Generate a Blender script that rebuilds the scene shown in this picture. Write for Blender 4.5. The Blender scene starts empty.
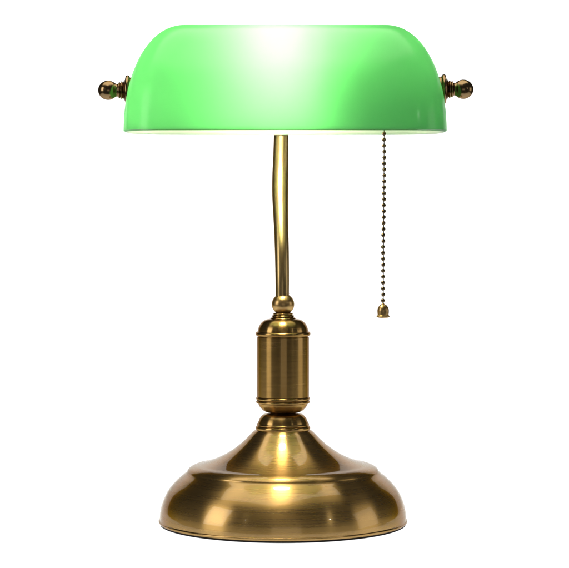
import bpy, bmesh, math, random
from mathutils import Vector, Matrix
random.seed(4)
S = 0.000823                       # metres per photograph pixel at the lamp's axis
D = 2165 * S                       # camera distance
EYE = (524 - 197) * S              # camera height above the tabletop
def X(px): return (px - 284.5) * S
def Z(py): return (524 - py) * S

sc = bpy.context.scene
# ---------------------------------------------------------------- camera
cd = bpy.data.cameras.new("camera"); cam = bpy.data.objects.new("camera", cd)
sc.collection.objects.link(cam); sc.camera = cam
cam.location = (0, -D, EYE); cam.rotation_euler = (math.radians(90), 0, 0)
cd.sensor_width = 36; cd.lens = 36 * 2165 / 569
cd.shift_y = -87 / 569
cd.clip_start = 0.05; cd.clip_end = 50
# ---------------------------------------------------------------- world
w = bpy.data.worlds.new("World"); sc.world = w; w.use_nodes = True
bg = w.node_tree.nodes["Background"]
bg.inputs[0].default_value = (0.9, 0.93, 1, 1); bg.inputs[1].default_value = 0.06
# ---------------------------------------------------------------- studio lamps
def area(name, loc, target, sx, sy, power, col=(1, 1, 1), spread=180):
    l = bpy.data.lights.new(name, 'AREA'); l.shape = 'RECTANGLE'; l.size = sx; l.size_y = sy
    l.energy = power; l.color = col; l.spread = math.radians(spread)
    o = bpy.data.objects.new(name, l); sc.collection.objects.link(o); o.location = loc
    o.rotation_euler = (Vector(target) - Vector(loc)).to_track_quat('-Z', 'Y').to_euler()
    return o
# light table: added lamps below and behind shine through the sweep to whiten it
area("sweep_fill_below", (0, 0.36, -0.36), (0, 0.36, 1), 1.55, 1.3, 14.6)
area("sweep_fill_behind", (0, 1.32, 0.28), (0, 0, 0.28), 1.6, 0.84, 12.4)
area("top_softbox", (-0.1, 0.10, 1.6), (0, 0.0, 0.1), 1.8, 1.5, 24, (1, 0.96, 0.84))
area("key_softbox", (-1.40, -0.62, 0.62), (0, 0, 0.15), 0.62, 0.9, 7.5, (1, 0.97, 0.92))
area("side_softbox", (1.35, -0.15, 0.34), (0, 0, 0.12), 0.60, 0.60, 1.7, (1, 0.96, 0.9))
area("front_fill", (0.10, -2.1, 0.18), (0, 0, 0.12), 1.0, 0.5, 1.1, (1, 0.95, 0.88))  # added dim fill from the camera side, lifts the column's centre
area("pin_lamp", (0.95, -0.95, 0.60), (0, 0, 0.05), 0.035, 0.02, 0.3)
area("pin_lamp", (-0.78, -1.1, 0.60), (0, 0, 0.05), 0.015, 0.015, 0.06)

sc.view_settings.view_transform = 'Standard'; sc.view_settings.look = 'None'
sc.view_settings.exposure = 0; sc.view_settings.gamma = 1
sc.cycles.max_bounces = 16; sc.cycles.diffuse_bounces = 8; sc.cycles.glossy_bounces = 6
sc.cycles.transmission_bounces = 12; sc.cycles.sample_clamp_indirect = 0

# ---------------------------------------------------------------- materials
def nodes(name):
    m = bpy.data.materials.new(name); m.use_nodes = True
    nt = m.node_tree; return m, nt, nt.nodes["Principled BSDF"]
def L(nt, a, b): nt.links.new(a, b)

def brass(name, col=(0.40, 0.25, 0.08), col2=(0.30, 0.18, 0.055), rough=0.26, aniso=0.9, brushed=1.0, coat=0.5, vertical=False):
    m, nt, p = nodes(name)
    n = nt.nodes
    geo = n.new('ShaderNodeTexCoord'); sep = n.new('ShaderNodeSeparateXYZ'); L(nt, geo.outputs['Object'], sep.inputs[0])
    # radius and height coordinates: turned (lathe) marks run round the axis
    r2 = n.new('ShaderNodeVectorMath'); r2.operation = 'LENGTH'
    cx = n.new('ShaderNodeCombineXYZ'); L(nt, sep.outputs[0], cx.inputs[0]); L(nt, sep.outputs[1], cx.inputs[1]); L(nt, cx.outputs[0], r2.inputs[0])
    at = n.new('ShaderNodeMath'); at.operation = 'ARCTAN2'; ny = n.new('ShaderNodeMath'); ny.operation = 'MULTIPLY'; ny.inputs[1].default_value = -1; L(nt, sep.outputs[1], ny.inputs[0]); L(nt, sep.outputs[0], at.inputs[0]); L(nt, ny.outputs[0], at.inputs[1])
    ct = n.new('ShaderNodeMath'); ct.operation = 'MULTIPLY'; L(nt, at.outputs[0], ct.inputs[0]); ct.inputs[1].default_value = 0.0012
    co = n.new('ShaderNodeCombineXYZ'); L(nt, r2.outputs['Value'], co.inputs[0]); L(nt, ct.outputs[0], co.inputs[1]); L(nt, sep.outputs[2], co.inputs[2])
    nz = n.new('ShaderNodeTexNoise'); nz.inputs['Scale'].default_value = 900; nz.inputs['Detail'].default_value = 4; L(nt, co.outputs[0], nz.inputs['Vector'])
    # slow patina blotches
    nb = n.new('ShaderNodeTexNoise'); nb.inputs['Scale'].default_value = 9; nb.inputs['Detail'].default_value = 1; L(nt, geo.outputs['Object'], nb.inputs['Vector'])
    add = n.new('ShaderNodeMath'); add.operation = 'MULTIPLY_ADD'; L(nt, nz.outputs[0], add.inputs[0]); add.inputs[1].default_value = 0.9 * brushed; L(nt, nb.outputs[0], add.inputs[2])
    mr = n.new('ShaderNodeMapRange'); L(nt, add.outputs[0], mr.inputs[0]); mr.inputs[1].default_value = 0.3 if brushed else 0.1; mr.inputs[2].default_value = 1.5 if brushed else 0.9
    mix = n.new('ShaderNodeMix'); mix.data_type = 'RGBA'; L(nt, mr.outputs[0], mix.inputs[0]); mix.inputs[6].default_value = (*col2, 1); mix.inputs[7].default_value = (*col, 1)
    L(nt, mix.outputs[2], p.inputs['Base Color'])
    p.inputs['Metallic'].default_value = 1
    rr = n.new('ShaderNodeMapRange'); L(nt, nz.outputs[0], rr.inputs[0]); rr.inputs[1].default_value = 0.3; rr.inputs[2].default_value = 0.7
    rr.inputs[3].default_value = rough * 0.92; rr.inputs[4].default_value = rough * 1.1
    p.inputs['Roughness'].default_value = rough
    if brushed: L(nt, rr.outputs[0], p.inputs['Roughness'])
    p.inputs['Anisotropic'].default_value = aniso; p.inputs['Anisotropic Rotation'].default_value = 0.25
    if aniso:
        tg = n.new('ShaderNodeTangent'); tg.direction_type = 'RADIAL'; tg.axis = 'Z'; L(nt, tg.outputs[0], p.inputs['Tangent'])
    p.inputs['Coat Weight'].default_value = coat; p.inputs['Coat Roughness'].default_value = 0.04; p.inputs['Coat IOR'].default_value = 1.45
    p.inputs['Specular Tint'].default_value = (0.34, 0.26, 0.15, 1)
    bp = n.new('ShaderNodeBump'); bp.inputs['Strength'].default_value = 0.02 * brushed; bp.inputs['Distance'].default_value = 0.0005
    L(nt, nz.outputs[0], bp.inputs['Height'])
    if brushed: L(nt, bp.outputs[0], p.inputs['Normal'])
    return m
M_base = brass("spun_brass", rough=0.28, brushed=0.78, coat=0.55, col2=(0.33, 0.20, 0.066))
M_col = brass("brushed_brass", rough=0.25, aniso=0.85, brushed=0.6, coat=0.3)
M_ball = brass("satin_brass", col=(0.50, 0.34, 0.14), col2=(0.38, 0.24, 0.09), rough=0.33, aniso=0, brushed=0.5, coat=0.25)
M_pole = brass("tube_brass", col=(0.40, 0.29, 0.13), col2=(0.33, 0.23, 0.095), rough=0.30, aniso=0.0, brushed=0.0, coat=0.1)
M_knob = brass("polished_brass", col=(0.25, 0.165, 0.075), col2=(0.16, 0.10, 0.045), rough=0.22, aniso=0, brushed=0.0, coat=0.4)
M_chain = brass("chain_brass", col=(0.14, 0.10, 0.05), col2=(0.07, 0.05, 0.025), rough=0.25, aniso=0, brushed=0.0, coat=0.2)

def opal(name, trans, diff, mixf, gloss, tint=None):
    m, nt, p = nodes(name); n = nt.nodes; n.remove(p)
    out = n["Material Output"]
    t = n.new('ShaderNodeBsdfTranslucent'); t.inputs[0].default_value = (*trans, 1)
    d = n.new('ShaderNodeBsdfDiffuse'); d.inputs[0].default_value = (*diff, 1)
    mx = n.new('ShaderNodeMixShader'); mx.inputs[0].default_value = mixf; L(nt, d.outputs[0], mx.inputs[1]); L(nt, t.outputs[0], mx.inputs[2])
    g = n.new('ShaderNodeBsdfGlossy'); g.inputs['Roughness'].default_value = 0.16
    fr = n.new('ShaderNodeFresnel'); fr.inputs[0].default_value = 1.45
    fm = n.new('ShaderNodeMath'); fm.operation = 'MULTIPLY'; L(nt, fr.outputs[0], fm.inputs[0]); fm.inputs[1].default_value = gloss; f2 = n.new('ShaderNodeMath'); f2.operation = 'MINIMUM'; L(nt, fm.outputs[0], f2.inputs[0]); f2.inputs[1].default_value = 0.14; fm = f2
    m2 = n.new('ShaderNodeMixShader'); L(nt, fm.outputs[0], m2.inputs[0]); L(nt, mx.outputs[0], m2.inputs[1]); L(nt, g.outputs[0], m2.inputs[2])
    # faint ripples of blown glass
    tc = n.new('ShaderNodeTexCoord'); nz = n.new('ShaderNodeTexNoise'); nz.inputs['Scale'].default_value = 14; L(nt, tc.outputs['Object'], nz.inputs['Vector'])
    bp = n.new('ShaderNodeBump'); bp.inputs['Strength'].default_value = 0.15; bp.inputs['Distance'].default_value = 0.002; L(nt, nz.outputs[0], bp.inputs['Height'])
    L(nt, bp.outputs[0], g.inputs['Normal'])
    L(nt, m2.outputs[0], out.inputs[0])
    return m
M_green = opal("green_cased_glass", (0.13, 0.62, 0.182), (0.16, 0.62, 0.19), 0.62, 0.6)
M_white = opal("white_opal_glass", (0.85, 0.85, 0.82), (0.66, 0.66, 0.64), 0.62, 0.3)
M_edge = opal("glass_edge", (0.10, 0.4, 0.12), (0.05, 0.25, 0.06), 0.4, 0.6)

def plain(name, col, rough=0.6, metal=0, noise=0.12, scale=60):
    m, nt, p = nodes(name); n = nt.nodes
    tc = n.new('ShaderNodeTexCoord'); nz = n.new('ShaderNodeTexNoise'); nz.inputs['Scale'].default_value = scale; nz.inputs['Detail'].default_value = 4
    L(nt, tc.outputs['Object'], nz.inputs['Vector'])
    mx = n.new('ShaderNodeMix'); mx.data_type = 'RGBA'; L(nt, nz.outputs[0], mx.inputs[0])
    mx.inputs[6].default_value = (*[c * (1 - noise) for c in col], 1); mx.inputs[7].default_value = (*[min(1, c * (1 + noise)) for c in col], 1)
    L(nt, mx.outputs[2], p.inputs['Base Color']); p.inputs['Roughness'].default_value = rough; p.inputs['Metallic'].default_value = metal
    return m
M_felt = plain("black_felt", (0.006, 0.005, 0.005), 1.0, 0, 0.4, 900)
M_acrylic, nt, p = nodes("white_acrylic"); nt.nodes.remove(p)
t_ = nt.nodes.new('ShaderNodeBsdfTranslucent'); t_.inputs[0].default_value = (0.9, 0.9, 0.9, 1)
d_ = nt.nodes.new('ShaderNodeBsdfDiffuse'); d_.inputs[0].default_value = (0.85, 0.85, 0.85, 1)
x_ = nt.nodes.new('ShaderNodeMixShader'); x_.inputs[0].default_value = 0.75
L(nt, d_.outputs[0], x_.inputs[1]); L(nt, t_.outputs[0], x_.inputs[2]); L(nt, x_.outputs[0], nt.nodes["Material Output"].inputs[0])
M_bake = plain("white_socket", (0.75, 0.74, 0.7), 0.4, 0, 0.05)
m, nt, p = nodes("lit_bulb")
p.inputs['Base Color'].default_value = (0.9, 0.9, 0.85, 1)
p.inputs['Emission Color'].default_value = (1, 0.88, 0.68, 1); p.inputs['Emission Strength'].default_value = 80
M_bulb = m

# ---------------------------------------------------------------- mesh helpers
def link(name, bm, mats, parent=None, smooth=True, loc=None, sharp=40):
    me = bpy.data.meshes.new(name)
    bmesh.ops.recalc_face_normals(bm, faces=bm.faces)
    if smooth:
        for f in bm.faces: f.smooth = True
        for e in bm.edges:
            if len(e.link_faces) == 2 and e.calc_face_angle(0) > math.radians(sharp): e.smooth = False
    bm.to_mesh(me); bm.free()
    for mt in (mats if isinstance(mats, list) else [mats]): me.materials.append(mt)
    o = bpy.data.objects.new(name, me); sc.collection.objects.link(o)
    if parent: o.parent = parent
    if loc: o.location = loc
    return o

def catmull(pts, sub=6):
    out = []
    n = len(pts)
    for i in range(n - 1):
        p0 = pts[max(0, i - 1)]; p1 = pts[i]; p2 = pts[i + 1]; p3 = pts[min(n - 1, i + 2)]
        for k in range(sub):
            t = k / sub
            out.append(tuple(0.5 * ((2 * b) + (-a + c) * t + (2 * a - 5 * b + 4 * c - d) * t * t + (-a + 3 * b - 3 * c + d) * t ** 3) for a, b, c, d in zip(p0, p1, p2, p3)))
    out.append(tuple(pts[-1])); return out

def lathe(prof, seg=160, closed_ends=True):
    """prof: list of (radius, z) bottom to top."""
    bm = bmesh.new(); rings = []
    for r, z in prof:
        rings.append([bm.verts.new((r * math.cos(2 * math.pi * k / seg), r * math.sin(2 * math.pi * k / seg), z)) for k in range(seg)])
    for a, b in zip(rings, rings[1:]):
        for k in range(seg): bm.faces.new((a[k], a[(k + 1) % seg], b[(k + 1) % seg], b[k]))
    if closed_ends:
        bm.faces.new(rings[0]); bm.faces.new(rings[-1])
    return bm

def prof(segments, sub=6):
    """segments: list of pixel polylines [(r_px, y_px), ...]; each smoothed on its own, hard edges between."""
    out = []
    for s in segments:
        c = catmull([(r * S, Z(y)) for r, y in s], sub)
        if out and (abs(out[-1][0] - c[0][0]) + abs(out[-1][1] - c[0][1])) < 1e-7: c = c[1:]
        out += c
    return out

def tube(path, radii, seg=40):
    bm = bmesh.new(); rings = []
    n = len(path); side = Vector((1, 0, 0))
    for i in range(n):
        a = Vector(path[max(0, i - 1)]); b = Vector(path[min(n - 1, i + 1)]); t = (b - a).normalized()
        if i == 0 and abs(t.x) > 0.9: side = Vector((0, 0, 1))
        u = (side - t * side.dot(t)).normalized(); v = t.cross(u)
        rings.append([bm.verts.new(Vector(path[i]) + (u * math.cos(2 * math.pi * k / seg) + v * math.sin(2 * math.pi * k / seg)) * radii[i]) for k in range(seg)])
    for a, b in zip(rings, rings[1:]):
        for k in range(seg): bm.faces.new((a[k], a[(k + 1) % seg], b[(k + 1) % seg], b[k]))
    bm.faces.new(rings[0]); bm.faces.new(rings[-1])
    return bm

# ---------------------------------------------------------------- setting: seamless translucent acrylic sweep, whitened by the added lamps
bm = bmesh.new()
HW = 0.82
path = [(-0.30, 0.0)] + [(y, 0.0) for y in (0, 0.3, 0.55)]
for k in range(1, 25):
    a = math.pi / 2 * k / 24
    path.append((0.55 + 0.45 * math.sin(a), 0.45 - 0.45 * math.cos(a)))
path += [(1.0, 0.55), (1.0, 0.64)]
rows = [[bm.verts.new((x, y, z)) for x in (-HW, 0, HW)] for y, z in path]
for a, b in zip(rows, rows[1:]):
    for k in range(2): bm.faces.new((a[k], a[k + 1], b[k + 1], b[k]))
sweep = link("backdrop", bm, M_acrylic); sweep['kind'] = 'structure'

# ---------------------------------------------------------------- the lamp
lamp = bpy.data.objects.new("desk_lamp", None); sc.collection.objects.link(lamp)
AX = X(283)
lamp.location = (AX, 0, 0)
lamp['label'] = "lit banker's desk lamp with green glass shade, antique brass stem and round base"
lamp['category'] = "desk lamp"
def P(px, py, y=0.0): return Vector((X(px) - AX, y, Z(py)))

# base
base = link("base", lathe(prof([
    [(119, 522), (122.8, 521.8), (124.1, 520.8), (124.2, 519.4), (123.2, 518.6)],
    [(123.2, 518.6), (123.0, 514), (121.8, 506.5), (119.2, 498.5), (115.2, 490.5), (109.7, 483.5), (103.2, 477.2), (98.4, 473.4), (96.2, 471.2),
    (95.2, 469.4), (93.4, 467.5), (90.6, 466.0), (87, 464.8), (80, 463.3), (68, 459.2), (57, 453.8), (47, 447.2), (38, 439.6), (31, 432.4), (26, 428.6)],
], 8), 256), M_base, lamp, sharp=25)
link("felt_pad", lathe([(121.5 * S, 0.0003), (122.6 * S, Z(523.2)), (122.2 * S, Z(521.9)), (110 * S, Z(521.6))], 160), M_felt, base, sharp=60)
# collar on top of the base
link("collar", lathe(prof([
    [(24, 430.5), (26.6, 430), (27.4, 428), (27, 426.2), (25.8, 425.4)],
    [(25.8, 425.4), (26.2, 424.3), (25.4, 423.2)],
    [(25.4, 423.2), (24.4, 420.5), (22.4, 416.8), (19.5, 414.2), (15, 413.2)],
], 5)), M_col, lamp)
link("neck", lathe([(13.5 * S, Z(414)), (12.5 * S, Z(411.8)), (13.5 * S, Z(409.5))]), M_chain, lamp)
# turned column
col = link("column", lathe(prof([
    [(14, 412), (17.5, 411.5), (21, 409.4), (23.8, 406), (25.2, 402.6)],
    [(25.2, 402.6), (25.2, 336)],
    [(25.2, 336), (25.3, 332), (24.7, 328), (22.9, 324.1), (20, 321), (16.3, 319.3), (11.5, 318.6)],
], 6)), M_col, lamp, sharp=30)
cb = lathe([(25.4 * S, Z(396.8)), (26.1 * S, Z(396.3)), (26.1 * S, Z(337)), (25.4 * S, Z(336.5))])
link("sleeve", cb, M_col, col, sharp=15)
def torus(rp, y, tr, hz=1.0):
    bm = bmesh.new(); seg, ms = 160, 20; rings = []
    for k in range(seg):
        a = 2 * math.pi * k / seg
        rings.append([bm.verts.new(((rp + tr * math.cos(b)) * S * math.cos(a), (rp + tr * math.cos(b)) * S * math.sin(a), Z(y) + tr * hz * S * math.sin(b))) for b in [2 * math.pi * j / ms for j in range(ms)]])
    for k in range(seg):
        A = rings[k]; B = rings[(k + 1) % seg]
        for j in range(ms): bm.faces.new((A[j], B[j], B[(j + 1) % ms], A[(j + 1) % ms]))
    return bm
for rp, y, tr, hz in ((25.6, 333.6, 2.0, 1.1), (25.6, 398.2, 1.5, 1.0), (25.4, 401.6, 1.6, 1.0)):
    link("bead_ring", torus(rp, y, tr, hz), M_col, col)
# rings and ball above the column
link("ring_stack", lathe(prof([
    [(11.8, 319.6), (12.6, 318.4), (11.6, 317.4)], [(11.6, 317.4), (10.4, 317.1), (11.3, 316.1), (10.6, 315.1)],
    [(10.6, 315.1), (9.4, 314.8), (10.0, 313.8), (9.2, 312.9), (5, 312.2)]], 4)), M_col, lamp)
bp_ = []
for k in range(25):
    a = -math.pi / 2 + 0.45 + (math.pi - 0.95) * k / 24
    bp_.append((11.3 * S * math.cos(a), Z(304.2) + 10.8 * S * math.sin(a)))
bp_.append((6.6 * S, Z(293.6)))
link("ball_joint", lathe(bp_, 80), M_ball, lamp, sharp=60)

# pole: rises, leans back, then upright behind the glass
keys = [(282.3, 296, 0.000, 6.7), (282.2, 275, 0.001, 6.9), (281.8, 250, 0.006, 7.1), (281.1, 228, 0.014, 7.3), (280.4, 208, 0.0235, 7.8),
        (280.1, 190, 0.031, 8.2), (280.3, 172, 0.0375, 8.1), (280.7, 152, 0.0402, 7.6), (281.0, 130, 0.0408, 7.3), (281.0, 100, 0.0410, 7.3)]
cp = catmull([(*P(a, b, c), r * S) for a, b, c, r in keys], 8)
link("pole", tube([c[:3] for c in cp], [c[3] * (1 + c[1] / D) for c in cp]), M_pole, lamp)

# glass shade
XC = 285.1; YS = -0.031; RIMY = 132.6
H = 104.6; CX = 97.2; R = 60.5; B = 79.5; TH = 4.2
def shade_pt(t, side, ph, off):
    ct, st = math.cos(t), math.sin(t)
    # superellipse-like plan corner that softens toward the top
    e = 2 / (2.9 * ct + 2.1 * (1 - ct))
    c, s = math.cos(ph), math.sin(ph)
    cc = math.copysign(abs(c) ** e, c); ss = math.copysign(abs(s) ** e, s)
    tv = ct ** 0.92
    x = side * CX + (R - off) * tv * cc
    y = (B - off) * ct * ss
    z = (H - off) * (st ** 0.985 if st > 0 else 0)
    return Vector((x * S, y * S, z * S))
NT, NP, NSX = 56, 40, 28
def shell(bm, off, mi):
    rows = []
    for i in range(NT + 1):
        t = (math.pi / 2) * i / NT
        t = min(t, math.pi / 2 - 1e-4)
        ring = []
        for k in range(NP + 1):                          # right end, front to back
            ph = -math.pi / 2 + math.pi * k / NP; ring.append(shade_pt(t, 1, ph, off))
        a = shade_pt(t, 1, math.pi / 2, off); b = shade_pt(t, -1, math.pi / 2, off)
        for k in range(1, NSX): ring.append(a.lerp(b, k / NSX))
        for k in range(NP + 1):
            ph = math.pi / 2 + math.pi * k / NP; ring.append(shade_pt(t, -1, ph, off))
        a = shade_pt(t, -1, -math.pi / 2, off); b = shade_pt(t, 1, -math.pi / 2, off)
        for k in range(1, NSX): ring.append(a.lerp(b, k / NSX))
        rows.append([bm.verts.new(v) for v in ring])
    n = len(rows[0])
    for A, Bq in zip(rows, rows[1:]):
        for k in range(n):
            f = bm.faces.new((A[k], A[(k + 1) % n], Bq[(k + 1) % n], Bq[k])); f.material_index = mi
    return rows
bm = bmesh.new()
ro = shell(bm, 0, 0); ri = shell(bm, TH, 1)
n = len(ro[0])
# rounded rim lip between the two skins
lip = [bm.verts.new((a.co + b.co) / 2 + Vector((0, 0, -1.3 * S))) for a, b in zip(ro[0], ri[0])]
for k in range(n):
    j = (k + 1) % n
    f = bm.faces.new((ro[0][k], lip[k], lip[j], ro[0][j])); f.material_index = 2
    f = bm.faces.new((lip[k], ri[0][k], ri[0][j], lip[j])); f.material_index = 1
bmesh.ops.remove_doubles(bm, verts=bm.verts, dist=1e-6)
shade = link("shade", bm, [M_green, M_white, M_edge], lamp, loc=P(XC, RIMY, YS), sharp=60)

# spindle, end knobs
def xlathe(pr, x0, z0, sgn, y=YS, seg=64):
    """profile (offset outward px, radius px) turned round a horizontal axis"""
    bm = lathe([(r * S, d * S) for d, r in pr], seg)
    bmesh.ops.transform(bm, matrix=Matrix.Rotation(sgn * math.pi / 2, 4, 'Y'), verts=bm.verts)
    return bm
def knob(px, py, sgn):
    base_ = catmull([(-6, 9), (-5.4, 11.5), (-1.5, 12.6), (-0.6, 14.2), (1.2, 14.8), (2.8, 13.9), (3.6, 11)], 4)
    w = link("washer", xlathe(base_, 0, 0, sgn), M_knob, None)
    k = [(3.4, 9.0), (4.2, 10.2), (5.0, 8.8), (5.5, 7.6), (6.4, 8.8), (7.3, 8.8), (7.9, 7.2), (8.7, 8.0), (9.6, 8.0), (10.3, 6.8), (11.4, 6.2), (12.0, 6.4)]
    k = catmull(k, 3)
    for i in range(1, 26):
        a = math.pi - 0.72 - (math.pi - 0.72) * i / 25
        k.append((20.2 + 10.0 * math.cos(a), max(9.6 * math.sin(a), 0.05)))
    o = link("knob", xlathe(k, 0, 0, sgn), M_knob, lamp, loc=P(px, py, YS))
    w.parent = o
    return o
knob(131.4, 92.2, -1)
knob(440.0, 91.2, 1)
bm = tube([P(130, 91.4, YS), P(441, 91.2, YS)], [2.6 * S] * 2, 24)
link("spindle", bm, M_chain, lamp)
# elbow from the pole through the back of the glass to the socket, socket and bulb
el = catmull([tuple(P(280.6, 104, 0.0425)), tuple(P(280.6, 95, 0.041)), tuple(P(281, 91, 0.033)), tuple(P(284, 91, 0.0)), tuple(P(286, 91, YS))], 6)
link("elbow", tube(el, [5.0 * S] * len(el), 24), M_pole, lamp)
YB = YS + 0.002
sock = link("socket", tube([P(308, 105, YS - 0.018), P(310, 105, YS - 0.018), P(356, 105, YS - 0.018), P(364, 105, YS - 0.018), P(376, 105, YS - 0.018)], [17 * S, 20 * S, 20 * S, 17 * S, 9 * S], 40), M_bake, lamp)
link("bracket", tube([P(330, 96, YS - 0.010), P(330, 91.2, YS)], [4 * S, 4 * S], 20), M_chain, sock)
prb = [(0, 12), (4, 13), (12, 19), (24, 25), (38, 28), (50, 26), (60, 19), (66, 9), (68, 0.1)]
bm = xlathe(catmull([(d, rr * 1.0) for d, rr in prb], 5), 0, 0, -1)
bulb = link("bulb", bm, M_bulb, lamp, loc=P(310, 97, YS - 0.003)); bulb.rotation_euler = (0, math.radians(12), 0)

# pull chain
link_path = [P(372, 103, YS - 0.018), P(376, 99, YS - 0.010), P(380, 97, YS - 0.004), P(382.4, 96, YB), P(382.6, 110, YB), P(382.2, 200, YB), P(381.6, 302, YB)]
chain = link("pull_chain", tube(link_path, [0.45 * S] * len(link_path), 8), M_chain, lamp)
bm0 = bmesh.new(); bmesh.ops.create_uvsphere(bm0, u_segments=20, v_segments=12, radius=2.0 * S)
for f in bm0.faces: f.smooth = True
bme = bpy.data.meshes.new("bead"); bm0.to_mesh(bme); bm0.free(); bme.materials.append(M_chain)
y = 105.5
while y < 301:
    px = 382.6 if y < 130 else 382.6 - (y - 130) / 173 * 1.2
    b = bpy.data.objects.new("bead", bme); sc.collection.objects.link(b); b.parent = chain
    b.location = P(px + random.uniform(-.22, .22) + 0.25 * math.sin(y * 0.043), y, YB + random.uniform(-.0001, .0001)); y += 5.86
link("pull_knob", lathe(prof([[(0.3, 317.2), (4.6, 316.9), (6.3, 316.2), (6.4, 315.2), (5.4, 314.3)], [(5.4, 314.3), (5.7, 311.5), (5.6, 308.8), (4.5, 306.0), (2.8, 304.2), (1.3, 303.4), (0.6, 302)]], 5), 48),
     M_ball, chain, loc=P(381.5, 522.8, YB))
